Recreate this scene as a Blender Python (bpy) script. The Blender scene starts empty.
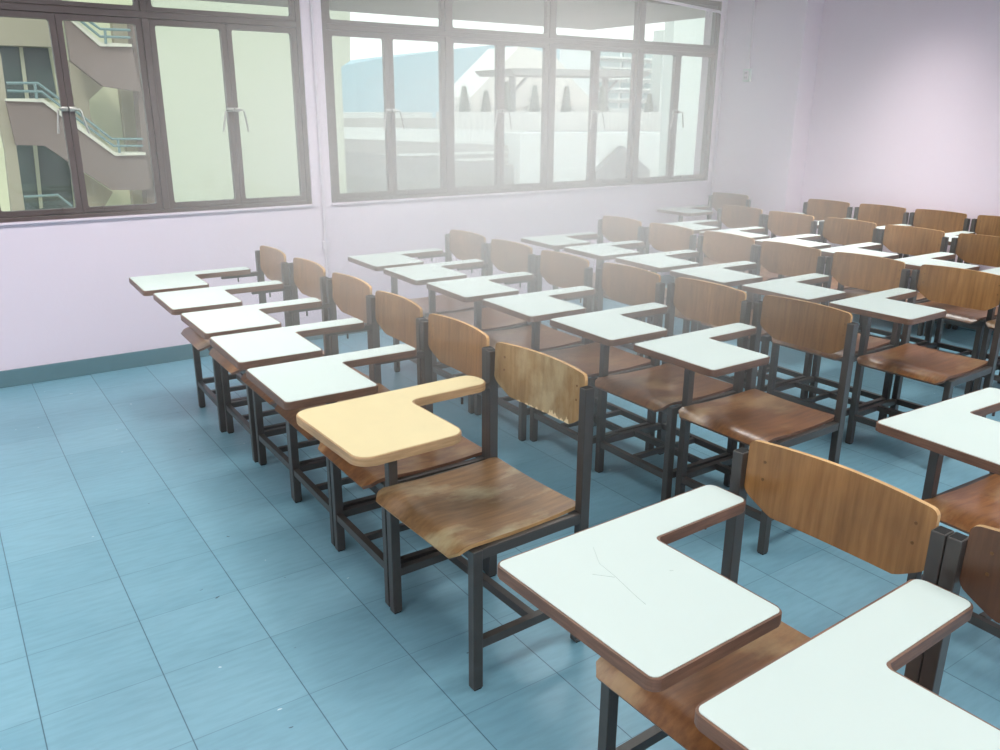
import bpy, bmesh, math, random
from mathutils import Vector, Matrix
random.seed(7)
SC = bpy.context.scene
COL = SC.collection
PI = math.pi

# ------------------------------------------------------------------ materials
def s2l(c):
    return tuple(((x/255)/12.92 if x/255 <= .04045 else ((x/255+.055)/1.055)**2.4) for x in c)

def new_mat(name):
    m = bpy.data.materials.new(name); m.use_nodes = True
    nt = m.node_tree; b = nt.nodes['Principled BSDF']
    return m, nt, b

def N(nt, t, **kw):
    n = nt.nodes.new(t)
    for k, v in kw.items():
        if k in n.inputs: n.inputs[k].default_value = v
        else: setattr(n, k, v)
    return n

def plain(name, rgb, rough=.5, metal=0., spec=.5, var=.05, scale=6., bump=0., bscale=80.):
    m, nt, b = new_mat(name)
    tc = N(nt, 'ShaderNodeTexCoord'); no = N(nt, 'ShaderNodeTexNoise'); no.inputs['Scale'].default_value = scale
    no.inputs['Detail'].default_value = 5
    nt.links.new(tc.outputs['Object'], no.inputs['Vector'])
    mx = N(nt, 'ShaderNodeMixRGB'); c = s2l(rgb)
    mx.inputs[1].default_value = (*[x*(1-var) for x in c], 1); mx.inputs[2].default_value = (*[min(1, x*(1+var)) for x in c], 1)
    nt.links.new(no.outputs['Fac'], mx.inputs[0]); nt.links.new(mx.outputs[0], b.inputs['Base Color'])
    b.inputs['Roughness'].default_value = rough; b.inputs['Metallic'].default_value = metal
    b.inputs['Specular IOR Level'].default_value = spec
    if bump:
        n2 = N(nt, 'ShaderNodeTexNoise'); n2.inputs['Scale'].default_value = bscale; n2.inputs['Detail'].default_value = 4
        nt.links.new(tc.outputs['Object'], n2.inputs['Vector'])
        bp = N(nt, 'ShaderNodeBump'); bp.inputs['Strength'].default_value = bump; bp.inputs['Distance'].default_value = .004
        nt.links.new(n2.outputs['Fac'], bp.inputs['Height']); nt.links.new(bp.outputs[0], b.inputs['Normal'])
    return m

def wood(name, dark, light, worn=None, wornamt=.0, rough=.35, grain=(60, 3, 60), vertical=False, coat=.0):
    """plywood veneer: stretched noise grain, slow blotches, optional worn pale patches, a tone of its own per board"""
    m, nt, b = new_mat(name)
    tc = N(nt, 'ShaderNodeTexCoord'); oi = N(nt, 'ShaderNodeObjectInfo')
    off = N(nt, 'ShaderNodeVectorMath', operation='SCALE'); off.inputs[0].default_value = (7, 13, 5)
    nt.links.new(oi.outputs['Random'], off.inputs['Scale'])
    ad = N(nt, 'ShaderNodeVectorMath', operation='ADD')
    nt.links.new(tc.outputs['Object'], ad.inputs[0]); nt.links.new(off.outputs[0], ad.inputs[1])
    mp = N(nt, 'ShaderNodeMapping'); mp.inputs['Scale'].default_value = grain
    nt.links.new(ad.outputs[0], mp.inputs['Vector'])
    g = N(nt, 'ShaderNodeTexNoise'); g.inputs['Scale'].default_value = 1.; g.inputs['Detail'].default_value = 6; g.inputs['Roughness'].default_value = .6
    nt.links.new(mp.outputs[0], g.inputs['Vector'])
    cr = N(nt, 'ShaderNodeValToRGB'); cr.color_ramp.elements[0].position = .3; cr.color_ramp.elements[1].position = .7
    cr.color_ramp.elements[0].color = (*s2l(dark), 1); cr.color_ramp.elements[1].color = (*s2l(light), 1)
    nt.links.new(g.outputs['Fac'], cr.inputs['Fac'])
    bl = N(nt, 'ShaderNodeTexNoise'); bl.inputs['Scale'].default_value = 5.; bl.inputs['Detail'].default_value = 3
    nt.links.new(ad.outputs[0], bl.inputs['Vector'])
    mr = N(nt, 'ShaderNodeMapRange'); mr.inputs['From Min'].default_value = .3; mr.inputs['From Max'].default_value = .7
    mr.inputs['To Min'].default_value = .78; mr.inputs['To Max'].default_value = 1.18
    nt.links.new(bl.outputs['Fac'], mr.inputs['Value'])
    rv = N(nt, 'ShaderNodeMapRange'); rv.inputs['To Min'].default_value = .82; rv.inputs['To Max'].default_value = 1.12
    nt.links.new(oi.outputs['Random'], rv.inputs['Value'])
    mu = N(nt, 'ShaderNodeMath', operation='MULTIPLY'); nt.links.new(mr.outputs[0], mu.inputs[0]); nt.links.new(rv.outputs[0], mu.inputs[1])
    vs = N(nt, 'ShaderNodeVectorMath', operation='SCALE')
    nt.links.new(cr.outputs[0], vs.inputs[0]); nt.links.new(mu.outputs[0], vs.inputs['Scale'])
    out = vs.outputs[0]
    if worn:
        w = N(nt, 'ShaderNodeTexNoise'); w.inputs['Scale'].default_value = 3.6; w.inputs['Detail'].default_value = 6; w.inputs['Roughness'].default_value = .6
        m2 = N(nt, 'ShaderNodeMapping'); m2.inputs['Scale'].default_value = (1.0, 1.8, 1.); m2.inputs['Location'].default_value = (3.1, 1.7, 0)
        nt.links.new(ad.outputs[0], m2.inputs['Vector']); nt.links.new(m2.outputs[0], w.inputs['Vector'])
        wr = N(nt, 'ShaderNodeMapRange'); wr.inputs['From Min'].default_value = .52; wr.inputs['From Max'].default_value = .66
        wr.inputs['To Max'].default_value = wornamt
        nt.links.new(w.outputs['Fac'], wr.inputs['Value'])
        mx = N(nt, 'ShaderNodeMixRGB'); mx.inputs[2].default_value = (*s2l(worn), 1)
        nt.links.new(wr.outputs[0], mx.inputs[0]); nt.links.new(out, mx.inputs[1]); out = mx.outputs[0]
    nt.links.new(out, b.inputs['Base Color'])
    b.inputs['Roughness'].default_value = rough
    b.inputs['Coat Weight'].default_value = coat; b.inputs['Coat Roughness'].default_value = .25
    bp = N(nt, 'ShaderNodeBump'); bp.inputs['Strength'].default_value = .08; bp.inputs['Distance'].default_value = .002
    nt.links.new(g.outputs['Fac'], bp.inputs['Height']); nt.links.new(bp.outputs[0], b.inputs['Normal'])
    return m

def floor_material():
    m, nt, b = new_mat('blue_vinyl_tile')
    tc = N(nt, 'ShaderNodeTexCoord')
    sp = N(nt, 'ShaderNodeSeparateXYZ'); nt.links.new(tc.outputs['Object'], sp.inputs[0])
    cells = []; lines = []
    for ax, (o, s, wd) in (('X', (.0193, .3016, .0016)), ('Y', (1.7906, .3003, .0012))):
        a = N(nt, 'ShaderNodeMath', operation='SUBTRACT'); a.inputs[1].default_value = o; nt.links.new(sp.outputs[ax], a.inputs[0])
        d = N(nt, 'ShaderNodeMath', operation='DIVIDE'); d.inputs[1].default_value = s; nt.links.new(a.outputs[0], d.inputs[0])
        fl = N(nt, 'ShaderNodeMath', operation='FLOOR'); nt.links.new(d.outputs[0], fl.inputs[0]); cells.append(fl)
        pp = N(nt, 'ShaderNodeMath', operation='PINGPONG'); pp.inputs[1].default_value = .5
        nt.links.new(d.outputs[0], pp.inputs[0])
        ls = N(nt, 'ShaderNodeMapRange'); ls.inputs['From Min'].default_value = wd/s*.6; ls.inputs['From Max'].default_value = wd/s*1.3
        ls.inputs['To Min'].default_value = 1 if ax == 'X' else .55; ls.inputs['To Max'].default_value = 0
        nt.links.new(pp.outputs[0], ls.inputs['Value']); lines.append(ls)
    cb = N(nt, 'ShaderNodeCombineXYZ'); nt.links.new(cells[0].outputs[0], cb.inputs[0]); nt.links.new(cells[1].outputs[0], cb.inputs[1])
    wn = N(nt, 'ShaderNodeTexWhiteNoise'); nt.links.new(cb.outputs[0], wn.inputs['Vector'])
    no = N(nt, 'ShaderNodeTexNoise'); no.inputs['Scale'].default_value = 2.2; no.inputs['Detail'].default_value = 7; no.inputs['Roughness'].default_value = .6
    nt.links.new(tc.outputs['Object'], no.inputs['Vector'])
    st = N(nt, 'ShaderNodeTexNoise'); st.inputs['Scale'].default_value = 1.; st.inputs['Detail'].default_value = 5
    mp = N(nt, 'ShaderNodeMapping'); mp.inputs['Scale'].default_value = (10, 55, 1); mp.inputs['Rotation'].default_value = (0, 0, .5)
    nt.links.new(tc.outputs['Object'], mp.inputs['Vector']); nt.links.new(mp.outputs[0], st.inputs['Vector'])
    base = N(nt, 'ShaderNodeMixRGB'); base.inputs[1].default_value = (*s2l(FLOOR_A), 1); base.inputs[2].default_value = (*s2l(FLOOR_B), 1)
    k = N(nt, 'ShaderNodeMath', operation='MULTIPLY_ADD'); k.inputs[1].default_value = .7; nt.links.new(no.outputs['Fac'], k.inputs[0])
    k2 = N(nt, 'ShaderNodeMath', operation='MULTIPLY'); k2.inputs[1].default_value = .3; nt.links.new(wn.outputs['Value'], k2.inputs[0])
    nt.links.new(k2.outputs[0], k.inputs[2]); nt.links.new(k.outputs[0], base.inputs[0])
    sc = N(nt, 'ShaderNodeMixRGB', blend_type='MULTIPLY'); sc.inputs[0].default_value = .35
    sr = N(nt, 'ShaderNodeMapRange'); sr.inputs['From Min'].default_value = .35; sr.inputs['From Max'].default_value = .6; sr.inputs['To Min'].default_value = .8; sr.inputs['To Max'].default_value = 1.05
    nt.links.new(st.outputs['Fac'], sr.inputs['Value']); nt.links.new(base.outputs[0], sc.inputs[1]); nt.links.new(sr.outputs[0], sc.inputs[2])
    out = sc.outputs[0]
    # chips and scuffs: short pale and black flecks
    for scl, th, colr, seed in ((9., .045, (215, 230, 232), 3.), (7., .04, (45, 55, 62), 11.)):
        vo = N(nt, 'ShaderNodeTexVoronoi'); vo.inputs['Scale'].default_value = scl
        m3 = N(nt, 'ShaderNodeMapping'); m3.inputs['Scale'].default_value = (1, 1.9, 0); m3.inputs['Location'].default_value = (seed, seed*2, 0)
        m3.inputs['Rotation'].default_value = (0, 0, seed)
        n4 = N(nt, 'ShaderNodeTexNoise'); n4.inputs['Scale'].default_value = 30
        nt.links.new(tc.outputs['Object'], n4.inputs['Vector'])
        va = N(nt, 'ShaderNodeVectorMath', operation='MULTIPLY_ADD'); va.inputs[1].default_value = (.03, .03, 0)
        nt.links.new(n4.outputs['Color'], va.inputs[0]); nt.links.new(tc.outputs['Object'], va.inputs[2])
        nt.links.new(va.outputs[0], m3.inputs['Vector']); nt.links.new(m3.outputs[0], vo.inputs['Vector'])
        lt = N(nt, 'ShaderNodeMath', operation='LESS_THAN'); lt.inputs[1].default_value = th
        nt.links.new(vo.outputs['Distance'], lt.inputs[0])
        gt = N(nt, 'ShaderNodeSeparateColor'); nt.links.new(vo.outputs['Color'], gt.inputs[0])
        g2 = N(nt, 'ShaderNodeMath', operation='GREATER_THAN'); g2.inputs[1].default_value = .72; nt.links.new(gt.outputs[0], g2.inputs[0])
        mm = N(nt, 'ShaderNodeMath', operation='MULTIPLY'); nt.links.new(lt.outputs[0], mm.inputs[0]); nt.links.new(g2.outputs[0], mm.inputs[1])
        m5 = N(nt, 'ShaderNodeMath', operation='MULTIPLY'); m5.inputs[1].default_value = .7; nt.links.new(mm.outputs[0], m5.inputs[0])
        mx = N(nt, 'ShaderNodeMixRGB'); mx.inputs[2].default_value = (*s2l(colr), 1)
        nt.links.new(m5.outputs[0], mx.inputs[0]); nt.links.new(out, mx.inputs[1]); out = mx.outputs[0]
    mxl = N(nt, 'ShaderNodeMath', operation='MAXIMUM'); nt.links.new(lines[0].outputs[0], mxl.inputs[0]); nt.links.new(lines[1].outputs[0], mxl.inputs[1])
    ml = N(nt, 'ShaderNodeMath', operation='MULTIPLY'); ml.inputs[1].default_value = .75; nt.links.new(mxl.outputs[0], ml.inputs[0])
    fx = N(nt, 'ShaderNodeMixRGB'); fx.inputs[2].default_value = (*s2l((38, 72, 88)), 1)
    nt.links.new(ml.outputs[0], fx.inputs[0]); nt.links.new(out, fx.inputs[1])
    nt.links.new(fx.outputs[0], b.inputs['Base Color'])
    rr = N(nt, 'ShaderNodeMapRange'); rr.inputs['To Min'].default_value = .26; rr.inputs['To Max'].default_value = .46
    nt.links.new(no.outputs['Fac'], rr.inputs['Value']); nt.links.new(rr.outputs[0], b.inputs['Roughness'])
    bp = N(nt, 'ShaderNodeBump'); bp.inputs['Strength'].default_value = .12; bp.inputs['Distance'].default_value = .003
    nt.links.new(no.outputs['Fac'], bp.inputs['Height']); nt.links.new(bp.outputs[0], b.inputs['Normal'])
    return m

def glass_material(name, tint, refl=1.):
    m = bpy.data.materials.new(name); m.use_nodes = True; nt = m.node_tree
    nt.nodes.remove(nt.nodes['Principled BSDF']); o = nt.nodes['Material Output']
    tr = N(nt, 'ShaderNodeBsdfTransparent'); tr.inputs['Color'].default_value = (*tint, 1)
    gl = N(nt, 'ShaderNodeBsdfGlossy'); gl.inputs['Roughness'].default_value = .02
    lw = N(nt, 'ShaderNodeLayerWeight'); lw.inputs['Blend'].default_value = .5      # Schlick reflectance, the same from both sides
    pw = N(nt, 'ShaderNodeMath', operation='POWER'); pw.inputs[1].default_value = 5; nt.links.new(lw.outputs['Facing'], pw.inputs[0])
    mu = N(nt, 'ShaderNodeMath', operation='MULTIPLY_ADD'); mu.inputs[1].default_value = .96*refl; mu.inputs[2].default_value = .04*refl; nt.links.new(pw.outputs[0], mu.inputs[0])
    mx = N(nt, 'ShaderNodeMixShader')
    nt.links.new(mu.outputs[0], mx.inputs[0]); nt.links.new(tr.outputs[0], mx.inputs[1]); nt.links.new(gl.outputs[0], mx.inputs[2])
    nt.links.new(mx.outputs[0], o.inputs['Surface'])
    return m

def emit_mat(name, rgb, s):
    m = bpy.data.materials.new(name); m.use_nodes = True; nt = m.node_tree
    nt.nodes.remove(nt.nodes['Principled BSDF'])
    e = N(nt, 'ShaderNodeEmission'); e.inputs['Color'].default_value = (*rgb, 1); e.inputs['Strength'].default_value = s
    nt.links.new(e.outputs[0], nt.nodes['Material Output'].inputs['Surface'])
    return m

def stripes(name, a, bb, scale, axis='X', rough=.8):
    m, nt, b = new_mat(name)
    tc = N(nt, 'ShaderNodeTexCoord'); sp = N(nt, 'ShaderNodeSeparateXYZ'); nt.links.new(tc.outputs['Object'], sp.inputs[0])
    d = N(nt, 'ShaderNodeMath', operation='MULTIPLY'); d.inputs[1].default_value = scale; nt.links.new(sp.outputs[axis], d.inputs[0])
    f = N(nt, 'ShaderNodeMath', operation='FRACT'); nt.links.new(d.outputs[0], f.inputs[0])
    g = N(nt, 'ShaderNodeMath', operation='GREATER_THAN'); g.inputs[1].default_value = .5; nt.links.new(f.outputs[0], g.inputs[0])
    mx = N(nt, 'ShaderNodeMixRGB'); mx.inputs[1].default_value = (*s2l(a), 1); mx.inputs[2].default_value = (*s2l(bb), 1)
    nt.links.new(g.outputs[0], mx.inputs[0]); nt.links.new(mx.outputs[0], b.inputs['Base Color']); b.inputs['Roughness'].default_value = rough
    return m

# ------------------------------------------------------------------ mesh helpers
def finish(name, bm, mats, parent=None, smooth=None, loc=None):
    me = bpy.data.meshes.new(name)
    bmesh.ops.recalc_face_normals(bm, faces=bm.faces)
    bm.to_mesh(me); bm.free()
    for m in (mats if isinstance(mats, (list, tuple)) else [mats]): me.materials.append(m)
    if smooth is not None:
        for p in me.polygons: p.use_smooth = True
        me.set_sharp_from_angle(angle=math.radians(smooth))
    o = bpy.data.objects.new(name, me); COL.objects.link(o)
    if parent: o.parent = parent
    if loc: o.location = loc
    return o

def box(bm, x0, x1, y0, y1, z0, z1, mi=0, bev=0.):
    vs = [bm.verts.new((x, y, z)) for z in (z0, z1) for y in (y0, y1) for x in (x0, x1)]
    fs = [bm.faces.new([vs[i] for i in f]) for f in ((0, 2, 3, 1), (4, 5, 7, 6), (0, 1, 5, 4), (2, 6, 7, 3), (0, 4, 6, 2), (1, 3, 7, 5))]
    for f in fs: f.material_index = mi
    if bev:
        es = list({e for f in fs for e in f.edges})
        bmesh.ops.bevel(bm, geom=es, offset=bev, segments=2, profile=.5, affect='EDGES')

def bar(bm, a, b, w, h, up=(0, 0, 1), mi=0):
    """rectangular tube from a to b, w across, h along 'up'"""
    a, b = Vector(a), Vector(b); d = (b-a).normalized(); u = Vector(up)
    s = d.cross(u).normalized(); u = s.cross(d).normalized()
    c = [(-1, -1), (1, -1), (1, 1), (-1, 1)]
    A = [bm.verts.new(a+s*x*w/2+u*y*h/2) for x, y in c]; B = [bm.verts.new(b+s*x*w/2+u*y*h/2) for x, y in c]
    fs = [bm.faces.new(A[::-1]), bm.faces.new(B)]
    for i in range(4): fs.append(bm.faces.new([A[i], A[(i+1) % 4], B[(i+1) % 4], B[i]]))
    for f in fs: f.material_index = mi

def tube(bm, pts, r, seg=8, mi=0):
    pts = [Vector(p) for p in pts]; rings = []
    for i, p in enumerate(pts):
        d = ((pts[min(i+1, len(pts)-1)]-pts[max(i-1, 0)])).normalized()
        ref = Vector((0, 0, 1)) if abs(d.z) < .9 else Vector((1, 0, 0))
        s = d.cross(ref).normalized(); u = s.cross(d)
        rings.append([bm.verts.new(p+(s*math.cos(2*PI*k/seg)+u*math.sin(2*PI*k/seg))*r) for k in range(seg)])
    for a, b in zip(rings, rings[1:]):
        for k in range(seg): bm.faces.new([a[k], a[(k+1) % seg], b[(k+1) % seg], b[k]]).material_index = mi
    bm.faces.new(rings[0][::-1]); bm.faces.new(rings[-1])

def round_poly(pts, rad, seg=6):
    out = []; n = len(pts)
    for i in range(n):
        p = Vector(pts[i]); a = Vector(pts[i-1]); b = Vector(pts[(i+1) % n]); r = rad[i] if isinstance(rad, (list, tuple)) else rad
        if r <= 0: out.append(tuple(p)); continue
        da = (a-p).normalized(); db = (b-p).normalized(); ang = da.angle(db); t = r/math.tan(ang/2)
        c = p+(da+db).normalized()*(r/math.sin(ang/2)); s = p+da*t; e = p+db*t
        v0 = s-c; v1 = e-c; tot = v0.angle(v1); sg = 1 if v0.x*v1.y-v0.y*v1.x > 0 else -1
        for k in range(seg+1):
            w = sg*tot*k/seg; cs, sn = math.cos(w), math.sin(w)
            out.append((c.x+v0.x*cs-v0.y*sn, c.y+v0.x*sn+v0.y*cs))
    return out

def prism(bm, poly, lo, hi, axis='z', mi_top=0, mi_side=0, bev=0.):
    """extrude a 2-D outline between two levels along an axis"""
    def P(p, l): return (p[0], p[1], l) if axis == 'z' else ((p[0], l, p[1]) if axis == 'y' else (l, p[0], p[1]))
    A = [bm.verts.new(P(p, lo)) for p in poly]; B = [bm.verts.new(P(p, hi)) for p in poly]; n = len(poly)
    f0 = bm.faces.new(A[::-1]); f1 = bm.faces.new(B); f1.material_index = mi_top; f0.material_index = mi_side
    for i in range(n): bm.faces.new([A[i], A[(i+1) % n], B[(i+1) % n], B[i]]).material_index = mi_side
    if bev:
        es = list(f0.edges)+list(f1.edges)
        bmesh.ops.bevel(bm, geom=es, offset=bev, segments=2, profile=.5, affect='EDGES')

def tag(o, label=None, cat=None, group=None, kind=None):
    if label: o['label'] = label
    if cat: o['category'] = cat
    if group: o['group'] = group
    if kind: o['kind'] = kind
    return o

def empty(name, loc=(0, 0, 0), rz=0.):
    o = bpy.data.objects.new(name, None); COL.objects.link(o); o.location = loc; o.rotation_euler = (0, 0, rz)
    o.empty_display_size = .1
    return o

def copy_tree(o, parent=None):
    c = o.copy(); COL.objects.link(c); c.parent = parent
    for ch in [x for x in bpy.data.objects if x.parent == o]: copy_tree(ch, c)
    return c

# ------------------------------------------------------------------ light levels
LAMP_W, LAMP_SPREAD, SKY, SUN, EXPOSURE = 26, 165, 1.9, 1.5, 0.07
HAZE = .52

# ------------------------------------------------------------------ palette
FLOOR_A = (104, 150, 168); FLOOR_B = (136, 178, 194)
M = {
 'floor': floor_material(),
 'wall': plain('pink_wall_paint', (228, 214, 226), .7, var=.025, scale=1.6, bump=.15, bscale=60),
 'ceiling': plain('ceiling_paint', (232, 230, 228), .85, var=.02),
 'skirt': plain('grey_blue_skirting_paint', (98, 128, 136), .45, var=.08, scale=9),
 'metal': plain('dark_painted_steel', (66, 61, 57), .38, spec=.6, var=.22, scale=22, bump=.08),
 'near_black': plain('hollow_shade_and_foot_black', (14, 13, 13), .8),  # black for leg feet, and for shade painted on tube ends and socket
 'seat': wood('seat_plywood', (104, 64, 36), (142, 96, 56), worn=(176, 146, 104), wornamt=.55, rough=.3, grain=(5, 60, 60), coat=.35),
 'seat_worn': wood('worn_seat_plywood', (112, 80, 50), (150, 114, 74), worn=(178, 168, 134), wornamt=.6, rough=.32, grain=(5, 60, 60), coat=.3),
 'back': wood('backrest_plywood', (120, 82, 42), (154, 111, 64), rough=.36, grain=(60, 60, 4), coat=.25),
 'back_dark': wood('dark_backrest_plywood', (88, 56, 34), (112, 76, 50), rough=.4, grain=(60, 60, 4), coat=.2),
 'back_worn': wood('worn_backrest_plywood', (134, 102, 62), (164, 132, 88), worn=(196, 178, 140), wornamt=.6, rough=.45, grain=(60, 60, 4), coat=.1),
 'ply_edge': wood('pale_plywood_edge', (176, 134, 86), (204, 164, 112), rough=.6, grain=(12, 12, 260)),
 'top': plain('white_laminate', (200, 211, 206), .5, var=.02, scale=5, spec=.3),
 'top_y': plain('yellow_beech_laminate', (220, 202, 156), .45, var=.05, scale=14),
 'edge': wood('brown_tablet_edge', (96, 66, 50), (128, 92, 72), rough=.45, grain=(14, 14, 160)),
 'edge_y': wood('tan_tablet_edge', (168, 130, 90), (198, 160, 116), rough=.5, grain=(14, 14, 200)),
 'rivet': plain('dull_rivet', (112, 80, 48), .4, metal=.3),
 'scratch': plain('scratch_line', (176, 190, 184), .5),
 'chip': plain('bare_ply_chip', (226, 204, 162), .7),
 'frame': plain('brown_window_frame', (88, 74, 72), .42, var=.07, scale=12, spec=.5),
 'glass': glass_material('window_glass', (.90, .91, .89), 1.0),
 'steel': plain('bright_steel', (176, 174, 168), .3, metal=.7, var=.05),
 'conduit': plain('painted_conduit', (218, 206, 216), .6, var=.04),
 'socket': plain('pale_green_plastic', (196, 208, 202), .4),
 'louvre': plain('louvre_aluminium', (214, 214, 212), .3, metal=.3),
 'lamp': emit_mat('lamp_tube', (1, .98, .94), 6.),
 'tray': plain('white_tray', (236, 236, 234), .5),
}

# ------------------------------------------------------------------ room shell
XW, XE, YS, YN, H = -3.2, 6.035, -2.6, 5.131, 2.7
bm = bmesh.new(); box(bm, XW-.15, XE+.15, YS-.15, YN+.17, -.12, 0)
tag(finish('floor', bm, M['floor']), kind='structure')
bm = bmesh.new(); box(bm, XW-.15, XE+.15, YS-.15, YN+.17, H, H+.2)
tag(finish('ceiling', bm, M['ceiling']), kind='structure')
WZ0, WZ1 = .899, 2.355
WIN = ((-1.51, 2.053), (2.190, 5.757))
bm = bmesh.new()
for a, b_, z0, z1 in ((XW-.15, XE+.15, 0, WZ0), (XW-.15, XE+.15, WZ1, H), (XW-.15, WIN[0][0], WZ0, WZ1), (WIN[0][1], WIN[1][0], WZ0, WZ1), (WIN[1][1], XE+.15, WZ0, WZ1)):
    box(bm, a, b_, YN, YN+.17, z0, z1)
tag(finish('wall_window_side', bm, M['wall']), kind='structure')
bm = bmesh.new(); box(bm, XE, XE+.15, YS-.15, YN, 0, H); tag(finish('wall_rear', bm, M['wall']), kind='structure')
bm = bmesh.new(); box(bm, XW-.15, XW, YS-.15, YN, 0, H); tag(finish('wall_front', bm, M['wall']), kind='structure')
bm = bmesh.new(); box(bm, XW, XE, YS-.15, YS, 0, H); tag(finish('wall_corridor_side', bm, M['wall']), kind='structure')
bm = bmesh.new(); box(bm, 5.83, XE, 4.34, YN, 0, H, bev=.004); tag(finish('wall_column', bm, M['wall']), kind='structure')
def skirting(name, x0, x1, y0, y1):
    bm = bmesh.new(); box(bm, x0, x1, y0, y1, 0, .095, bev=.003); tag(finish(name, bm, M['skirt']), kind='structure')
skirting('baseboard_window_side', XW, 5.83, YN-.014, YN)
skirting('baseboard_rear', XE-.014, XE, YS, 4.326)
skirting('baseboard_column', 5.816, 5.83, 4.326, YN-.014)
skirting('baseboard_front', XW, XW+.014, YS, YN-.014)
# plaster band set beside the left window, as in the photo
bm = bmesh.new(); box(bm, 2.056, 2.086, YN-.006, YN, WZ0-.02, WZ1+.02); tag(finish('trim_1', bm, M['wall']), kind='structure')

# conduits and the socket
c = bmesh.new(); tube(c, [(2.128, YN-.011, .02), (2.126, YN-.011, 1.), (2.122, YN-.011, H-.002)], .011)
box(c, 2.105, 2.15, YN-.02, YN, .60, .655, bev=.004)
tag(finish('conduit_pipe', c, M['conduit'], smooth=40), 'thin painted conduit running down the wall between the two windows', 'pipe')
c = bmesh.new(); tube(c, [(3.4, YN-.014, 2.40), (4.2, YN-.03, 2.36), (4.99, YN-.034, 2.312), (5.4, YN-.03, 2.288), (5.72, YN-.016, 2.272), (5.80, YN-.014, 2.25), (5.812, YN-.014, 2.18), (5.812, YN-.014, .02)], .011)
tag(finish('conduit_pipe', c, M['conduit'], smooth=40), 'pale conduit crossing the top of the right window and dropping down the corner', 'pipe')
so = empty('wall_socket', (5.83, 4.842, 1.77)); tag(so, 'pale green wall socket box on the corner column with a conduit above', 'socket')
c = bmesh.new(); box(c, -.03, 0, -.034, .034, -.05, .05, bev=.005); finish('socket_box', c, M['socket'], so)
c = bmesh.new(); box(c, -.035, -.03, -.024, .024, -.038, .038, bev=.003); f_ = finish('face_plate', c, M['conduit'], so)
for z in (-.018, .018):
    for y in (-.009, .009):
        c = bmesh.new(); box(c, -.0365, -.035, y-.003, y+.003, z-.006, z+.006); finish('plug_hole_shade', c, M['near_black'], f_)  # raised dark blocks, the shade of the holes put into their colour
c = bmesh.new(); tube(c, [(-.010, 0, .05), (-.010, 0, H-1.77-.003)], .009); finish('conduit', c, M['conduit'], so, smooth=40)

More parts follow.
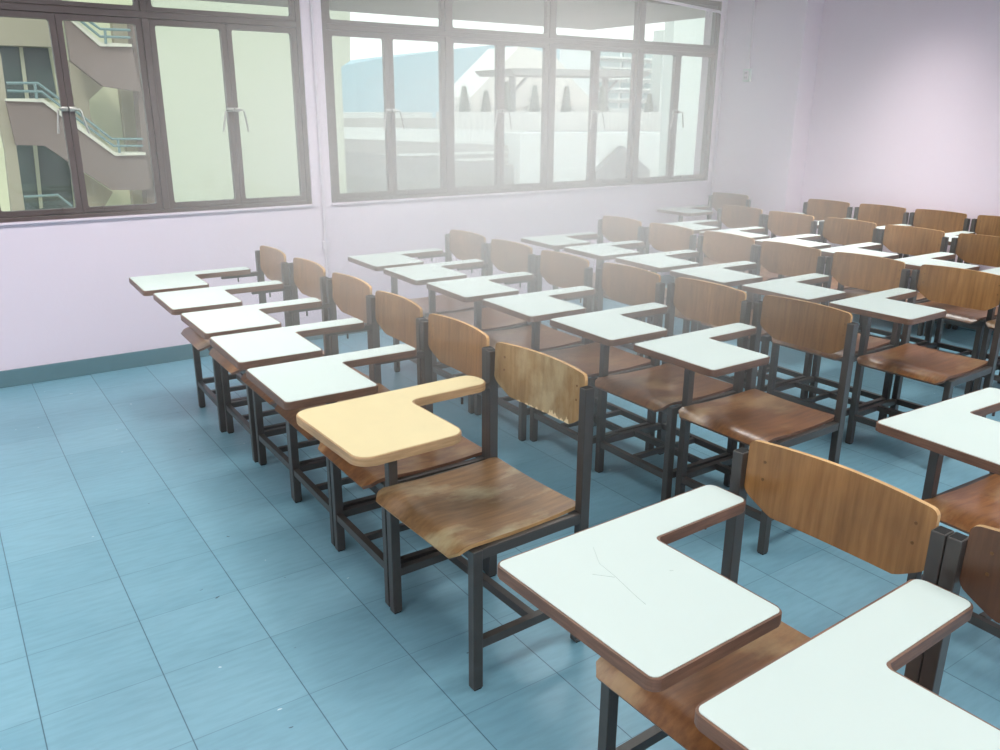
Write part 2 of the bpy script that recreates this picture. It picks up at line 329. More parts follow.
# ------------------------------------------------------------------ windows
FR_Y0, FR_Y1 = YN-.004, YN+.055
def window(name, x0, x1, broken):
    root = tag(empty(name, ((x0+x1)/2, YN, WZ0)), kind='structure'); ox, oz = (x0+x1)/2, WZ0
    nb = 4; bay = (x1-x0-.02)/nb
    bm = bmesh.new()
    def B(a, b_, z0, z1, y0=FR_Y0-YN, y1=FR_Y1-YN): box(bm, a-ox, b_-ox, y0, y1, z0-oz, z1-oz, bev=.003)
    B(x0, x0+.03, WZ0, WZ1); B(x1-.03, x1, WZ0, WZ1); B(x0+.03, x1-.03, WZ0, WZ0+.022); B(x0+.03, x1-.03, WZ1-.04, WZ1)
    B(x0+.03, x1-.03, 1.95, 1.985)
    edges = [x0+.03]
    for k in range(1, nb):
        xm = x0+.01+bay*k; B(xm-.018, xm+.018, WZ0+.022, 1.95); B(xm-.018, xm+.018, 1.985, WZ1-.04); edges += [xm-.018, xm+.018]
    edges.append(x1-.03)
    finish('frame', bm, M['frame'], root)
    # sill bead
    bm = bmesh.new(); box(bm, x0-ox-.005, x1-ox+.005, -.022, 0, -.014, -.002, bev=.003); finish('sill', bm, M['wall'], root)
    def ring(bm, a, b_, z0, z1, w, y0, y1, r=.014):
        outer = [(a, z0), (b_, z0), (b_, z1), (a, z1)]
        inner = round_poly([(a+w, z0+w), (b_-w, z0+w), (b_-w, z1-w), (a+w, z1-w)], r, 5)
        n = len(inner)
        for y, flip in ((y0, 0), (y1, 1)):
            O = [bm.verts.new((p[0], y, p[1])) for p in outer]; I = [bm.verts.new((p[0], y, p[1])) for p in inner]
            q = n//4
            # inner list runs corner by corner in the same order as outer
            for c_ in range(4):
                seg = I[c_*q:(c_+1)*q]
                bm.faces.new([O[c_]]+seg[::-1]) if len(seg) > 1 else None
                nx = (c_+1) % 4
                bm.faces.new([O[c_], seg[-1], I[nx*q], O[nx]])
            if not flip: O0, I0 = O, I
            else:
                for i in range(4): bm.faces.new([O0[i], O0[(i+1) % 4], O[(i+1) % 4], O[i]])
                for i in range(n): bm.faces.new([I0[i], I0[(i+1) % n], I[(i+1) % n], I[i]])
        return inner
    s = 0
    for k in range(nb):
        L_, R_ = edges[2*k], edges[2*k+1]; mid = (L_+R_)/2
        for side in (0, 1):
            a, b_ = ((L_+.002, mid-.001) if side == 0 else (mid+.001, R_-.002))
            bm = bmesh.new(); inner = ring(bm, a-ox, b_-ox, WZ0+.024-oz, 1.948-oz, .030, .004, .040)
            sash = finish('sash', bm, M['frame'], root)
            bm = bmesh.new(); poly = list(inner)
            if (k, side) in broken:      # a corner of this pane has been broken away
                cut = broken[(k, side)]; z0 = min(p[1] for p in poly); xa = min(p[0] for p in poly)
                poly = [p for p in poly if not (p[0] < xa+cut[0]*.96 and p[1] < z0+cut[1]*.96 and (p[0]-xa)/cut[0]+(p[1]-z0)/cut[1] < 1.)]
                poly += [(xa+.0005, z0+cut[1]), (xa+cut[0]*.22, z0+cut[1]*.62), (xa+cut[0]*.5, z0+cut[1]*.46), (xa+cut[0]*.74, z0+cut[1]*.2), (xa+cut[0], z0+.0005)]
            prism(bm, poly, .020, .024, axis='y'); finish('pane', bm, M['glass'], sash)
            # lever handle on the meeting stile
            hx = (mid-ox)+(-.020 if side == 0 else .020); hz = 1.475-oz; sg = -1 if side == 0 else 1
            bm = bmesh.new(); box(bm, hx-.018, hx+.018, -.020, .004, hz-.012, hz+.012, bev=.004)
            tube(bm, [(hx-.03*sg*.3, -.016, hz), (hx+.03*sg, -.03, hz-.002), (hx+sg*.035, -.03, hz-.01), (hx+sg*(.06 if (k+side) % 2 else .05), -.034, hz-.125)], .0055)
            finish('handle', bm, M['steel'], sash, smooth=40)
            bm = bmesh.new(); xs = (a+.24*(b_-a) if side else b_-.24*(b_-a))-ox
            tube(bm, [(xs, -.002, WZ0+.036-oz), (xs, -.012, WZ0+.036-oz), (xs, -.012, WZ0+.062-oz)], .004); box(bm, xs-.09, xs+.04, -.008, .0, WZ0+.03-oz, WZ0+.04-oz)
            finish('stay', bm, M['frame'], sash, smooth=40)
        bm = bmesh.new(); ring(bm, L_+.002-ox, R_-.002-ox, 1.987-oz, WZ1-.042-oz, .024, .004, .040)
        tl = finish('top_light', bm, M['frame'], root)
        bm = bmesh.new(); box(bm, L_+.022-ox, R_-.022-ox, .020, .024, 2.007-oz, WZ1-.062-oz); finish('pane', bm, M['glass'], tl)
    return root
window('window_1', *WIN[0], {})
window('window_2', *WIN[1], {(2, 1): (.30, .22), (3, 1): (.06, .10)})

# ------------------------------------------------------------------ ceiling fittings
def ceiling_light(x, y, label, power=1., spread=165):
    r = tag(empty('ceiling_light', (x, y, H)), label, 'ceiling light', 'louvred ceiling lights'); L, Wd = 1.2, .56
    bm = bmesh.new()
    for a in ((-L/2, L/2, -Wd/2, -Wd/2+.02), (-L/2, L/2, Wd/2-.02, Wd/2), (-L/2, -L/2+.02, -Wd/2+.02, Wd/2-.02), (L/2-.02, L/2, -Wd/2+.02, Wd/2-.02)): box(bm, *a, -.075, 0)
    box(bm, -L/2+.02, L/2-.02, -Wd/2+.02, Wd/2-.02, -.008, 0)
    finish('tray', bm, M['tray'], r)
    for yy in (-.14, .14):
        bm = bmesh.new(); tube(bm, [(-L/2+.04, yy, -.03), (L/2-.04, yy, -.03)], .013, 10); finish('tube', bm, M['lamp'], r, smooth=40)
    bm = bmesh.new()
    for k in range(1, 12): box(bm, -L/2+k*.1-.002, -L/2+k*.1+.002, -Wd/2+.02, Wd/2-.02, -.075, -.05)
    for yy in (-.02, .02): box(bm, -L/2+.02, L/2-.02, yy-.002, yy+.002, -.078, -.05)
    finish('louvre', bm, M['louvre'], r)
    ld = bpy.data.lights.new('fluorescent_light', 'AREA'); ld.shape = 'RECTANGLE'; ld.size = 1.1; ld.size_y = .46
    ld.energy = LAMP_W*power; ld.color = (1., .985, .95); ld.spread = math.radians(spread)
    lo = bpy.data.objects.new('light_source', ld); COL.objects.link(lo); lo.parent = r; lo.location = (0, 0, -.082)
    return r

# ------------------------------------------------------------------ tablet chairs
# local frame: +X = the way the sitter faces, -Y = the sitter's right (the tablet side); origin between the rear feet
def seat_bm(V):
    bm = bmesh.new(); nu, nv = 22, 14; prof = []
    for i in range(nu+1):
        t = i/nu; u = -.004+.436*t
        z = .438-.007*math.sin(min(1, t/.8)*PI)
        if u > .365: q = (u-.365)/.067; z -= .025*q**2.2
        prof.append((u, z))
    G = []
    for layer in (0, 1):
        rows = []
        for i, (u, z) in enumerate(prof):
            j0, j1 = max(i-1, 0), min(i+1, nu); du, dz = prof[j1][0]-prof[j0][0], prof[j1][1]-prof[j0][1]; l = math.hypot(du, dz)
            nx, nz = -dz/l, du/l
            cut = 0
            if u > .402: cut = .028*(1-math.sqrt(max(0, 1-((u-.402)/.0302)**2)))
            if u < .012: cut = .008*(1-u/.012 if u > 0 else 1)
            e0 = V-.0145-cut+(.010 if u > .385 else 0); e1 = V-.013+.011*min(1, max(0, u)/.34)-cut      # the seat flares towards the front on its free side
            if u > .378 and u < .386: e0 = V-.010-cut
            row = []
            for j in range(nv+1):
                v = -e0+(e0+e1)*j/nv; dip = .005*max(0, 1-(v/.19)**2)*max(0, min(1, (.36-u)/.1))
                row.append(bm.verts.new((u-nx*.011*layer, v, z-dip-nz*.011*layer)))
            rows.append(row)
        G.append(rows)
    T, B = G
    for i in range(nu):
        for j in range(nv):
            bm.faces.new([T[i][j], T[i+1][j], T[i+1][j+1], T[i][j+1]]); bm.faces.new([B[i][j], B[i][j+1], B[i+1][j+1], B[i+1][j]])
    for i in range(nu):
        for j in (0, nv): bm.faces.new([T[i][j], B[i][j], B[i+1][j], T[i+1][j]]).material_index = 1
    for j in range(nv):
        for i in (0, nu): bm.faces.new([T[i][j], T[i][j+1], B[i][j+1], B[i][j]]).material_index = 1
    return bm

def back_shape(s, hw=.196):
    a = abs(s)
    top = .816+.003*(1-(a/hw)**2)
    if a > hw-.014: top -= .014-math.sqrt(max(0, .014**2-(a-(hw-.014))**2))
    bot = .650+.004*(a/.13)**2; c0 = hw-.066
    if a > c0: bot = .650+.004*(c0/.13)**2+.044*((a-c0)/(hw-c0))**1.15
    if a > hw-.012: bot += .012-math.sqrt(max(0, .012**2-(a-(hw-.012))**2))
    x = -.004+.024*(a/hw)**2
    return top, bot, x

def back_bm(hw):
    bm = bmesh.new(); n, mz = 34, 8
    S = [-hw+2*hw*(.5-.5*math.cos(PI*i/n)) for i in range(n+1)]
    G = []
    for layer in (0, 1):
        rows = []
        for s in S:
            top, bot, x = back_shape(s, hw); row = []
            for k in range(mz+1):
                z = bot+(top-bot)*k/mz; lean = -.006*(z-.65)/.17
                row.append(bm.verts.new((x+lean-.011*layer-.018, s, z)))
            rows.append(row)
        G.append(rows)
    F, R = G
    for i in range(n):
        for k in range(mz):
            bm.faces.new([F[i][k], F[i+1][k], F[i+1][k+1], F[i][k+1]]); bm.faces.new([R[i][k], R[i][k+1], R[i+1][k+1], R[i+1][k]])
        for k in (0, mz): bm.faces.new([F[i][k], F[i+1][k], R[i+1][k], R[i][k]]).material_index = 1
    for k in range(mz):
        for i in (0, n): bm.faces.new([F[i][k], F[i][k+1], R[i][k+1], R[i][k]]).material_index = 1
    return bm

# tablet outline: front / inner / arm end, outer / near / notch
def tablet_outline(yellow, wide, inset=0.):
    (uF, uB, uE), (vF, vN, vK) = (((.640, .333, .055), (.252, -.146, .146)) if wide else ((.629, .339, .060), (.240, -.134, .144))); i = inset
    pts = [(uF-i, -vF+i), (uF-i, -vN-i), (uB+i, -vN-i), (uB+i, -vK-i), (uE+i, -vK-i), (uE+i, -vF+i)]
    r = [.045, .045, .045, .028, .040, .040] if yellow else [.018, .018, .018, .010, .020, .020]
    r = [x-(i if k != 3 else -i) for k, x in enumerate(r)]
    return round_poly(pts, r, 7)

def square_tube(bm, x, y, w, z0, z1, dark_top=False, wy=None):
    wy = wy or w
    box(bm, x-w/2, x+w/2, y-wy/2, y+wy/2, z0, z1, bev=.0022)
    if dark_top:
        t = .003; box(bm, x-w/2+t, x+w/2-t, y-wy/2+t, y+wy/2-t, z1-.001, z1+.0006, mi=1)  # dark plate on the closed end, painting the shade of an open tube

def make_chair(yellow=False, h_frame=False, scratched=False, wide=False, dark=False):
    root = empty('tablet_chair')
    MT = [M['metal'], M['near_black']]
    V = .218 if wide else .201; FX = .362; w = .028; wl = .0265; HW = V-.0139; dz = .006 if wide else 0
    for x, y, z1, op in ((0, V, .787, True), (0, -V, .787, True), (FX, V, .421, False), (FX, -V, .676+dz, False)):
        bm = bmesh.new(); square_tube(bm, x, y, .032 if x == 0 else .030, 0.004, z1, op, wy=wl)
        box(bm, x-.0115, x+.0115, y-.0115, y+.0115, 0, .006, mi=1)
        if z1 > .6 and x > 0: box(bm, x-.045, x+.03, y-.02, y+.03, .676+dz, .681+dz)
        finish('leg', bm, MT, root)
    bm = bmesh.new()
    box(bm, FX-.010, FX+.010, -V+.0133, V-.0133, .388, .414, bev=.002)
    box(bm, -.010, .010, -V+.0133, V-.0133, .396, .421, bev=.002)
    for s in (-1, 1):
        box(bm, .016, FX-.015, s*V-.011, s*V+.011, .392, .422, bev=.002)
    finish('seat_frame', bm, MT, root)
    zl = .152; hh = .026
    def rail(name, a, b_): bm = bmesh.new(); bar(bm, a, b_, .022, hh); return finish(name, bm, MT, root)
    for s in (-1, 1): rail('side_rail', (.016, s*V, zl-hh/2), (FX-.015, s*V, zl-hh/2))
    rail('crossbar', (.165, -V+.010, zl-hh/2), (.165, V-.010, zl-hh/2))
    if not h_frame:
        rail('front_stretcher', (FX, -V+.0133, zl-hh/2-.006), (FX, V-.0133, zl-hh/2-.006))
        rail('rear_stretcher', (0, -V+.0133, zl-hh/2), (0, V-.0133, zl-hh/2))
        bm = bmesh.new(); bar(bm, (.011, 0, zl-hh/2-.001), (FX-.011, 0, zl-hh/2-.001), .018, .021); finish('centre_rail', bm, MT, root)
    finish('seat', seat_bm(V), [M['seat_worn' if h_frame else 'seat'], M['ply_edge' if h_frame else 'edge']], root, smooth=38)
    b = finish('backrest', back_bm(HW), [M['back_worn' if h_frame else 'back_dark' if dark else 'back'], M['ply_edge']], root, smooth=38)
    if h_frame:      # veneer chipped off along the lower edge
        bm = bmesh.new()
        for s, wd, hgt in ((-.125, .012, .020), (-.098, .009, .010), (-.063, .022, .016), (-.048, .016, .022), (-.010, .006, .006), (.02, .006, .008), (.045, .012, .006), (.065, .008, .007), (.10, .008, .006)):
            top, bot, x = back_shape(s, HW); n = 9
            lo, hi = [], []
            for k in range(n+1):
                t = -1+2*k/n; ss = s+wd*t; tp, bt, xx = back_shape(ss, HW)
                h_ = hgt*max(.02, (1-t*t)*(.7+.3*math.sin(9*t+s*50)))
                for lst, z in ((lo, bt-.0008), (hi, bt+h_)): lst.append(bm.verts.new((xx-.006*(z-.65)/.17-.0172, -ss, z)))
            for k in range(n): bm.faces.new([lo[k], lo[k+1], hi[k+1], hi[k]])
        ch = finish('chipped_veneer', bm, M['chip'], b); ch['label'] = 'pale bare wood where the veneer has chipped off'
    for s in (-1, 1):
        for z in (.735, .775):
            top, bot, x = back_shape(s*.166, HW); xx = x-.006*(z-.65)/.17-.018
            bm = bmesh.new(); tube(bm, [(xx-.002, s*.166, z), (xx+.0006, s*.166, z)], .0035, 10); finish('rivet', bm, M['rivet'], b)
    for s in (-1, 1):
        bm = bmesh.new(); box(bm, -.015, -.0105, V-.026 if s > 0 else -V+.0133, V-.0133 if s > 0 else -V+.026, .715, .780)
        finish('backrest_bracket', bm, MT, root)
    bm = bmesh.new(); prism(bm, tablet_outline(yellow, wide), .682+dz, .705+dz, 'z', bev=.0025)
    t = finish('writing_tablet', bm, M['edge_y' if yellow else 'edge'], root)
    bm = bmesh.new(); prism(bm, tablet_outline(yellow, wide, .0045), .7045+dz, .7062+dz, 'z', bev=.0004)
    tp = finish('laminate_top', bm, M['top_y' if yellow else 'top'], t)
    if scratched:
        bm = bmesh.new()
        for pts in ([(.455, -.19), (.485, -.14), (.492, -.09), (.505, -.03), (.51, .0)], [(.52, -.12), (.494, -.09)], [(.40, -.05), (.394, -.046)]):
            tube(bm, [(x, y, .7062+dz) for x, y in pts], .0005, 4)
        finish('scratch', bm, M['scratch'], tp)
    bm = bmesh.new(); bar(bm, (.010, -V, .670+dz), (.20, -V, .670+dz), .022, .020); tube(bm, [(.12, -V+.014, .66), (.12, -V+.014, .640)], .004)
    finish('tablet_bracket', bm, MT, root)
    return root

POSES = {
 'A': [(1.366, 3.990, -1.6), (1.381, 3.559, -1.0), (1.386, 3.113, -.5), (1.375, 2.680, -1.5), (1.363, 2.240, -.9), (1.361, 1.793, 1.7), (1.379, .844, 1.3), (1.390, .380, 1.3)],
 'B': [(2.502, 3.982, -.9), (2.502, 3.548, -1.0), (2.505, 3.104, -1.6), (2.535, 2.668, -1.4), (2.565, 2.235, -.8), (2.595, 1.799, .2), (2.597, .854, -2.4)],
 'C': [(3.718, 4.020, -2.2), (3.719, 3.580, -2.4), (3.735, 3.143, -2.2), (3.715, 2.708, -1.6), (3.738, 2.275, .2), (3.768, 1.836, 1.2)],
 'D': [(4.925, 4.043, -2.2), (4.905, 3.600, -2.2), (4.929, 3.164, -1.2), (4.933, 2.730, .2), (4.950, 2.280, -.4), (4.945, 1.840, 0)],
 'E': [(5.644, 4.769, 1.0), (5.885, 3.984, -1.2), (5.920, 3.548, -1.2), (5.950, 3.120, -1.2), (5.965, 2.68, -1.)],
}
ORD = ['', 'second ', 'third ', 'fourth ', 'fifth ', 'sixth ']
ROWTXT = {'A': 'front row beside the open floor', 'B': 'second row from the open floor', 'C': 'middle row of five rows', 'D': 'second row from the rear wall', 'E': 'back row against the rear wall'}
def chair_label(r, i):
    if r == 'A' and i == 0: return 'white-topped tablet chair nearest the windows at the far end of the front row'
    if r == 'A' and i == 5: return 'chair with yellow tablet top and worn backrest with chipped veneer, end of front row'
    if r == 'A' and i == 6: return 'large foreground chair with scratched white tablet and tan backrest, just past the aisle gap'
    if r == 'A' and i == 7: return 'nearest chair, white tablet cut off by the bottom right corner, dark brown backrest'
    if r == 'A' and i == 4: return 'white tablet chair next to the yellow-topped chair in the front row'
    if r == 'B' and i == 6: return 'white tablet chair cut by the right edge, past the gap in the second row'
    if r == 'B' and i == 5: return 'white tablet chair at the near end of the second row, whole polished seat showing'
    if r == 'C' and i == 5: return 'white tablet chair at the near end of the middle row beside the aisle gap'
    if r == 'E' and i == 0: return 'tablet chair standing alone in the corner below the window, in front of the column'
    if r == 'E': return ('tablet chair in the back row, backrest %s from the column corner, against the rear wall' % ['', 'first', 'second', 'third', 'fourth'][i])
    if i == 0: return 'white tablet chair nearest the windows in the '+ROWTXT[r]
    return 'white tablet chair, '+ORD[i]+'from the window wall in the '+ROWTXT[r]
proto = None
for r, lst in POSES.items():
    for i, (x, y, a) in enumerate(lst):
        if r == 'A' and i == 5: o = make_chair(yellow=True, h_frame=True, wide=True)
        elif r == 'A' and i == 6: o = make_chair(scratched=True, wide=True)
        elif r == 'A' and i == 7: o = make_chair(wide=True, dark=True)
        elif proto is None: proto = o = make_chair()
        else: o = copy_tree(proto)
        o.location = (x, y, 0); o.rotation_euler = (0, 0, PI+math.radians(a))
        tag(o, chair_label(r, i), 'chair', 'tablet chairs in rows')

# ------------------------------------------------------------------ outside the windows
E = {
 'stair_wall': (24, [(1.18, 4.59), (5.71, 5.02), (5.48, -8.0), (0.16, -8.0)]),
 'stair_window_a': (23.9, [(2.03, 2.83), (3.08, 2.83), (3.11, 1.68), (2.01, 1.64)]),
 'stair_mullion_a': (23.8, [(2.45, 2.84), (2.53, 2.84), (2.49, 1.65), (2.41, 1.65)]),
 'stair_window_b': (23.9, [(2.06, 0.58), (2.68, 0.57), (3.17, 0.17), (3.12, -1.0), (2.01, -1.04)]),
 'stair_mullion_b': (23.8, [(2.41, 0.57), (2.5, 0.57), (2.41, -0.95), (2.33, -0.97)]),
 'parapet_a': (22, [(1.84, 1.61), (2.57, 1.62), (3.22, 1.07), (3.93, 0.41), (4.63, 0.39), (4.67, -0.47), (3.75, -0.43), (2.91, 0.25), (2.47, 0.62), (1.89, 0.65)]),
 'coping_a': (21.9, [(1.84, 1.64), (2.57, 1.65), (3.21, 1.11), (3.92, 0.45), (4.61, 0.43), (4.6, 0.37), (3.91, 0.37), (3.17, 1.01), (2.56, 1.57), (1.83, 1.59)]),
 'parapet_b': (22, [(3.08, 4.12), (3.42, 3.33), (3.94, 2.85), (4.61, 2.84), (4.69, 1.82), (3.86, 1.94), (3.26, 2.47), (3.26, 3.43), (2.96, 4.11)]),
 'coping_b': (21.9, [(3.4, 3.39), (3.93, 2.89), (4.59, 2.88), (4.59, 2.82), (3.9, 2.8), (3.37, 3.3)]),
 'beam': (23.4, [(2.04, 4.4), (3.47, 4.52), (3.28, 2.83), (1.91, 2.82)]),
 'flight': (23, [(3.37, 2.53), (4.04, 1.94), (3.68, 1.63), (3.67, 1.22), (3.82, 0.82), (3.34, 1.22)]),
 'column_l': (22.2, [(1.86, 2.85), (1.91, 2.55), (1.88, 1.61), (1.91, 0.64), (1.86, -0.86), (1.6, -0.86), (1.68, 0.54), (1.62, 1.82)]),
 'column_r': (22.2, [(4.7, 3.42), (4.94, 3.39), (4.84, -0.99), (4.56, -0.97)]),
 'column_m': (23.5, [(4.53, 3.47), (4.96, 3.45), (4.96, -1.07), (4.48, -1.05)]),
 'soffit': (23, [(3.06, 0.15), (3.94, -0.57), (3.68, -0.95), (3.19, -0.9)]),
 'rail1': (21.8, [(1.89, 1.96), (2.5, 1.97), (2.84, 1.68), (3.39, 1.19), (3.87, 0.76), (4.56, 0.75)]),
 'rail2': (21.8, [(1.88, 1.8), (2.55, 1.79), (2.82, 1.55), (3.24, 1.17), (3.89, 0.6), (4.54, 0.59)]),
 'rail3': (21.8, [(3.37, 3.56), (3.74, 3.3), (3.93, 3.16), (4.57, 3.17)]),
 'rail4': (21.8, [(3.28, 3.54), (3.57, 3.29), (3.91, 3.0), (4.55, 3.01)]),
 'rail5': (21.8, [(1.86, -0.48), (2.55, -0.47), (2.81, -0.74)]),
 'post1': (21.8, [(4.0, 0.76), (4.0, 0.44)]),
 'post2': (21.8, [(4.03, 3.17), (4.01, 2.85)]),
 'post3': (21.8, [(2.44, 1.97), (2.43, 1.64)]),
 'pale_wall': (21.7, [(5.14, 5.09), (10.16, 5.61), (10.01, 2.69), (9.74, 2.53), (9.7, -8.0), (4.86, -8.0)]),
 'blue': (70, [(29.93, 4.64), (30.86, 4.82), (34.67, 5.56), (40.77, 6.42), (47.05, 7.29), (55.27, 8.31), (55.54, -8.0), (29.7, -8.0)]),
 'blue_ledge': (55, [(23.35, 1.19), (31.69, 1.22), (31.68, -8.0), (23.32, -8.0)]),
 'gable': (50, [(35.96, 5.68), (38.88, 5.27), (39.82, 4.56), (40.8, 3.56), (42.5, 2.32), (42.58, -8.0), (31.48, -8.0), (31.9, 2.26)]),
 'midblock': (135, [(106.92, 12.5), (114.28, 12.8), (114.67, -8.0), (107.2, -8.0)]),
 'apartment': (110, [(94.35, 11.52), (113.71, 11.56), (115.03, -8.0), (95.04, -8.0)]),
 'canopy': (43.5, [(30.56, 3.8), (31.23, 3.88), (41.76, 4.01), (42.52, 3.9), (41.79, 3.63), (30.94, 3.47)]),
 'canopy_posts': (43.5, [(32.15, 3.44), (32.2, 1.21), (39.97, 3.52), (40.13, 1.22)]),
 'trees': (41.5, [(26.01, 2.87), (26.0, 1.21), (27.49, 2.63), (27.49, 1.21), (28.95, 3.2), (28.97, 1.22), (30.97, 3.03), (31.02, 1.22), (33.4, 3.02), (33.48, 1.23), (36.29, 3.09), (36.4, 1.23), (40.39, 2.68), (40.51, 1.24)]),
 'parapet_far': (38, [(22.37, 1.33), (40.55, 1.39), (40.67, -8.0), (22.35, -8.0)]),
 'ledge_far': (37.5, [(21.47, 0.42), (40.13, 0.29), (40.15, 0.11), (21.47, 0.27)]),
 'plaza_wall': (34, [(24.52, 0.36), (36.4, 0.29), (37.01, -8.0), (24.6, -8.0)]),
 'band1': (36, [(15.27, 1.06), (20.96, 1.06), (20.95, 0.6), (15.24, 0.68)]),
 'band2': (35.5, [(15.03, 0.69), (25.92, 0.43), (25.93, -0.31), (15.0, 0.22)]),
 'band3': (35, [(14.79, 0.24), (25.56, -0.29), (25.58, -1.27), (14.76, -0.26)]),
 'band4': (34.5, [(14.55, -0.24), (25.22, -1.23), (25.29, -8.0), (14.32, -8.0)]),
 'gable_grey': (33.5, [(29.08, -1.65), (30.95, -0.33), (32.95, -1.63), (33.12, -8.0), (29.17, -8.0)]),
 'p2': (45, [(44.8, 6.85), (48.42, 7.04), (49.32, -8.0), (44.79, -8.0)]),
 'p3': (15, [(15.2, 5.19), (17.11, 5.4), (17.64, -8.0), (15.59, -8.0)]),
}
X = {
 'pale2': plain('pale_grey_green_render', (194, 201, 195), .9, var=.03, scale=.4),
 'shed': plain('grey_shed', (112, 112, 110), .9),
 'cream': plain('cream_render', (214, 214, 184), .9, var=.03, scale=.5),
 'pale': plain('pale_green_render', (184, 187, 168), .9, var=.03, scale=.4),
 'brown': plain('mauve_brown_render', (122, 108, 102), .9, var=.05, scale=.6),
 'beige': plain('beige_render', (158, 150, 132), .9, var=.05, scale=.6),
 'coping': plain('pale_coping', (208, 204, 190), .8),
 'dark': plain('dark_window_pane', (66, 80, 76), .25, var=.15, scale=.8),
 'mull': plain('cream_mullion', (170, 170, 148), .7),
 'teal': plain('teal_rail_paint', (110, 132, 132), .5),
 'blue': plain('pale_blue_cladding', (156, 188, 198), .8, var=.03, scale=.05),
 'white': plain('white_render', (212, 215, 210), .9, var=.02, scale=.1),
 'warm': plain('warm_white_render', (226, 220, 212), .9, var=.02, scale=.1),
 'grey': plain('grey_concrete', (158, 156, 150), .9, var=.05, scale=.3),
 'dgrey': plain('dark_grey_concrete', (140, 140, 136), .9, var=.08, scale=.3),
 'rib': stripes('ribbed_parapet', (206, 204, 198), (190, 190, 184), 3.),
 'tree': plain('conifer_green', (84, 98, 82), .95, var=.3, scale=3.),
 'bark': plain('bark', (96, 84, 74), .9),
 'ground': plain('asphalt', (150, 152, 150), .95, var=.06, scale=.2),
 'apt': plain('apartment_white', (226, 230, 228), .9),
 'aptw': plain('apartment_teal_glass', (140, 164, 164), .3),
 'yel': plain('pale_yellow_render', (228, 224, 200), .9),
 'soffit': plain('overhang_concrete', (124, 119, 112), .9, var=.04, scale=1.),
}
def slab(name, key, mat, depth, parent=None):
    Y, poly = E[key]; bm = bmesh.new(); prism(bm, poly, Y, Y+depth, 'y')
    return finish(name, bm, X[mat], parent)
def building(name, label, cat='building', group=None, at=(0, 0, 0)):
    return tag(empty(name, at), label, cat, group)
bm = bmesh.new(); box(bm, -60, 160, YN+.5, 200, -8.3, -8); tag(finish('street_ground', bm, X['ground']), 'grey ground far below outside the windows', 'ground', kind='structure')
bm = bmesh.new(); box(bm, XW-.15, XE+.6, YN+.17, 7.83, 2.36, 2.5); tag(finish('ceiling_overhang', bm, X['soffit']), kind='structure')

b = building('stair_building', 'open stairwell of the neighbouring block seen through the left window')
slab('wall', 'stair_wall', 'cream', .3, b)
for k in 'ab':
    wd = slab('window', 'stair_window_'+k, 'dark', .05, b); slab('mullion', 'stair_mullion_'+k, 'mull', .06, wd)
    pp = slab('stair_parapet', 'parapet_'+k, 'brown', .25, b); slab('coping', 'coping_'+k, 'coping', .45, pp)
slab('beam', 'beam', 'beige', .3, b); slab('stair_flight', 'flight', 'beige', .3, b); slab('stair_flight', 'soffit', 'beige', .3, b)
slab('column', 'column_l', 'beige', .4, b); slab('column', 'column_r', 'brown', .5, b); slab('column', 'column_m', 'beige', .3, b)
for k in '12345':
    Y, pts = E['rail'+k]; bm = bmesh.new(); tube(bm, [(p[0], Y, p[1]) for p in pts], .032, 6)
    if k in '123':
        Y, q = E['post'+{'1': '1', '2': '3', '3': '2'}[k]]; tube(bm, [(p[0], Y, p[1]) for p in q], .032, 6)
    finish('railing', bm, X['teal'], b)
tag(slab('building_wing', 'pale_wall', 'pale', .25), 'blank pale green wall filling the right half of the left window', 'building')
tag(slab('factory_roof', 'blue', 'blue', 20.), 'long pale blue building with sloping roof line behind the middle window', 'building')
tag(slab('terrace_ledge', 'blue_ledge', 'white', 3.), 'white ledge running below the pale blue building', 'ledge')
tag(slab('gabled_building', 'gable', 'warm', 4.), 'big white gabled building behind the garden canopy', 'building')
tag(slab('apartment_block', 'midblock', 'yel', 15.), 'small pale yellow block far behind the white gable', 'building')
b = building('apartment_block', 'tall apartment block with white balcony bands and teal windows')
slab('wall', 'apartment', 'apt', 20., b)
for f in range(7):
    z = 10.6-f*1.62
    for x0 in (95.2, 100.2, 105.2):
        bm = bmesh.new(); box(bm, x0, x0+4.2, 109.6, 110, z-.75, z+.1); finish('window', bm, X['aptw'], b)
    bm = bmesh.new(); box(bm, 94.6, 109.8, 108.4, 110, z-1.05, z-.78); finish('balcony', bm, X['white'], b)
bm = bmesh.new(); box(bm, 20, 46, 38.5, 49.5, -8, .3); tag(finish('terrace_floor', bm, X['grey']), kind='structure')
b = building('garden_canopy', 'flat grey canopy on posts among the conifers outside', 'canopy')
slab('roof_slab', 'canopy', 'dgrey', 4., b)
for k in (0, 2):
    Y, q = E['canopy_posts']; bm = bmesh.new(); tube(bm, [(q[k][0], Y+2, q[k][1]+.1), (q[k+1][0], Y+2, .3)], .22, 8)
    for s in (-1, 1): tube(bm, [(q[k][0], Y+2, 2.5), (q[k][0]+s*1.1, Y+2, 3.4)], .1, 6)
    finish('post', bm, X['dgrey'], b)
Y, q = E['trees']
TL = ['leftmost conifer, standing before the pale blue building', 'small conifer between the blue building and white gable', 'tall conifer left of the canopy post before the gable', 'conifer just right of the left canopy post', 'conifer below the middle of the canopy', 'conifer left of the right canopy post', 'rightmost low conifer before the apartment block']
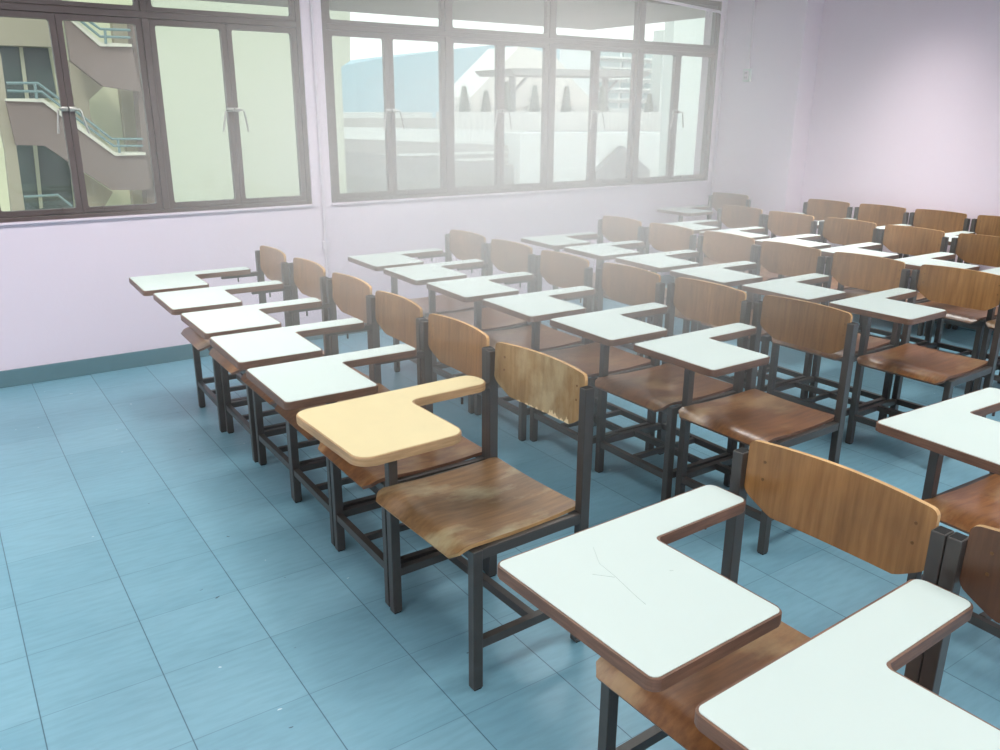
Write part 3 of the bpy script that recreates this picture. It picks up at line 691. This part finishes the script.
for k in range(7):
    (x, z1), (_, z0) = q[2*k], q[2*k+1]; t = building('conifer_tree', TL[k], 'tree', 'conifers on the terrace outside', (x, Y, .3))
    h = z1-.3; bm = bmesh.new(); rn = random.Random(k)
    for a in range(420):      # foliage: many small tilted leaf sprays inside a ragged cone
        zz = rn.random()**1.4; r = (1-zz)**.55*.62*(.55+.45*rn.random())*(1.5 if k in (3, 6) else 1.1); an = rn.random()*2*PI
        c_ = Vector((r*math.cos(an), r*math.sin(an), .1+zz*(h-.1))); s_ = .16*(1.2-zz)
        d1 = Vector((math.cos(an), math.sin(an), -.5+rn.random()*.6)).normalized()*s_; d2 = Vector((-math.sin(an), math.cos(an), rn.random()*.6-.3)).normalized()*s_*.6
        vs = [bm.verts.new(c_+v) for v in (d1, d2, -d1, -d2)]; bm.faces.new(vs)
    bmc = bmesh.ops.create_cone(bm, cap_ends=True, segments=9, radius1=.5, radius2=.12, depth=h*.9, matrix=Matrix.Translation((0, 0, h*.48)))
    me_tree = finish('foliage', bm, X['tree'], t)
    bm = bmesh.new(); tube(bm, [(0, 0, 0), (0, 0, .4)], .08); finish('trunk', bm, X['bark'], t)
pf = tag(slab('terrace_parapet', 'parapet_far', 'rib', .4), 'ribbed pale parapet in front of the conifers', 'parapet')
slab('ledge', 'ledge_far', 'dgrey', .5, pf)
tag(slab('terrace_wall', 'plaza_wall', 'white', 3.), 'plain white wall below the ribbed parapet', 'wall')
tag(slab('gabled_shed', 'gable_grey', 'shed', .45), 'grey gabled shape in front of the white terrace wall', 'building')
b = building('flyover', 'stacked concrete flyover decks below the pale blue building', 'flyover')
for k, mt in (('band1', 'grey'), ('band2', 'white'), ('band3', 'grey'), ('band4', 'dgrey')): slab('deck', k, mt, .48, b)
Y = 34.9
for f in range(3):
    bm = bmesh.new(); box(bm, 14.8, 24.8, Y, Y+.1, -.62-f*.32, -.50-f*.32); finish('railing', bm, X['white'], b)
tag(slab('building_wing', 'p2', 'pale2', 1.), 'distant pale green wall at the right edge of the apartment block', 'building')
tag(slab('building_wing', 'p3', 'pale2', .3), 'pale green wall filling the last pane of the right window', 'building')

# ------------------------------------------------------------------ light
LX = ((-1.9, 'over the open floor'), (.45, 'over the front row'), (2.75, 'over the middle rows'), (5.0, 'nearest the rear wall'))
POWER = {(.45, .80): .28, (-1.9, .80): 1.2, (-1.9, 3.35): 1.2, (.45, 3.35): 1.35, (2.75, 3.35): 1.4, (5.0, 3.35): .85, (5.0, .80): .6, (2.75, .80): .85}      # powers set lamp by lamp to balance the tablets and the rear wall
LY = ((-1.75, 'on the corridor side'), (.80, 'in the middle line'), (3.35, 'in the line next to the windows'))
for x, tx in LX:
    for y, ty in LY: ceiling_light(x, y, 'louvred ceiling light %s, %s' % (tx, ty), POWER.get((x, y), 1.), 92 if x == 5.0 else LAMP_SPREAD)
w = bpy.data.worlds.new('world'); SC.world = w; w.use_nodes = True; nt = w.node_tree; bg = nt.nodes['Background']
tc = N(nt, 'ShaderNodeTexCoord'); sp = N(nt, 'ShaderNodeSeparateXYZ'); nt.links.new(tc.outputs['Generated'], sp.inputs[0])
cr = N(nt, 'ShaderNodeValToRGB'); cr.color_ramp.elements[0].position = .0; cr.color_ramp.elements[0].color = (*s2l((234, 241, 240)), 1)
cr.color_ramp.elements[1].position = .6; cr.color_ramp.elements[1].color = (*s2l((206, 230, 236)), 1)
nt.links.new(sp.outputs['Z'], cr.inputs[0]); nt.links.new(cr.outputs[0], bg.inputs['Color']); bg.inputs['Strength'].default_value = SKY
sl = bpy.data.lights.new('sun', 'SUN'); sl.energy = SUN; sl.angle = math.radians(8); sl.color = (1, .97, .92)
so_ = bpy.data.objects.new('sun', sl); COL.objects.link(so_); so_.rotation_euler = Vector((.35, .8, -.75)).to_track_quat('-Z', 'Y').to_euler(); so_.location = (0, -10, 15)

# ------------------------------------------------------------------ camera
R_ = Vector((0.8245838409060442, -0.5657025587958148, 0.00648878174260828)); U_ = Vector((0.16889040062949573, 0.25709352002299746, 0.9515140327590513)); F_ = Vector((0.5399421468007882, 0.7835072028603517, -0.30753689400477424))
cd = bpy.data.cameras.new('camera'); cam = bpy.data.objects.new('camera', cd); COL.objects.link(cam)
cd.sensor_width = 36; cd.lens = 36*.822907; cd.clip_end = 400
mat = Matrix(((R_.x, U_.x, -F_.x, 0), (R_.y, U_.y, -F_.y, 0), (R_.z, U_.z, -F_.z, 1.49), (0, 0, 0, 1))); cam.matrix_world = mat
SC.camera = cam
vs = SC.view_settings; vs.view_transform = 'Standard'; vs.look = 'None'; vs.gamma = 1; vs.use_curve_mapping = False; vs.exposure = EXPOSURE
SC.cycles.use_denoising = True

# ------------------------------------------------------------------ haze volume added for a pale glow like leaked light
hz = bmesh.new(); bmesh.ops.create_icosphere(hz, subdivisions=4, radius=1.)
m = bpy.data.materials.new('glow_haze'); m.use_nodes = True; nt = m.node_tree
nt.nodes.remove(nt.nodes['Principled BSDF'])
tc = N(nt, 'ShaderNodeTexCoord'); ln = N(nt, 'ShaderNodeVectorMath', operation='LENGTH'); nt.links.new(tc.outputs['Object'], ln.inputs[0])
mr = N(nt, 'ShaderNodeMapRange', interpolation_type='SMOOTHSTEP'); mr.inputs['From Min'].default_value = 1.; mr.inputs['From Max'].default_value = 0.
mr.inputs['To Min'].default_value = 0; mr.inputs['To Max'].default_value = HAZE
nt.links.new(ln.outputs['Value'], mr.inputs['Value'])
vsx = N(nt, 'ShaderNodeVolumeScatter'); vsx.inputs['Color'].default_value = (1., .97, .93, 1); vsx.inputs['Anisotropy'].default_value = .3
nt.links.new(mr.outputs[0], vsx.inputs['Density']); nt.links.new(vsx.outputs[0], nt.nodes['Material Output'].inputs['Volume'])
ho = finish('glow_volume', hz, m, smooth=180); ho.location = (2.05, 2.7, 1.2); ho.scale = (2.0, 1.75, 1.2); ho.rotation_euler = (0, 0, .0)
tag(ho, 'soft pale glow before the right window, added as a haze volume', 'haze', kind='stuff')
SC.cycles.volume_step_rate = 2.; SC.cycles.volume_bounces = 3; SC.cycles.volume_max_steps = 64
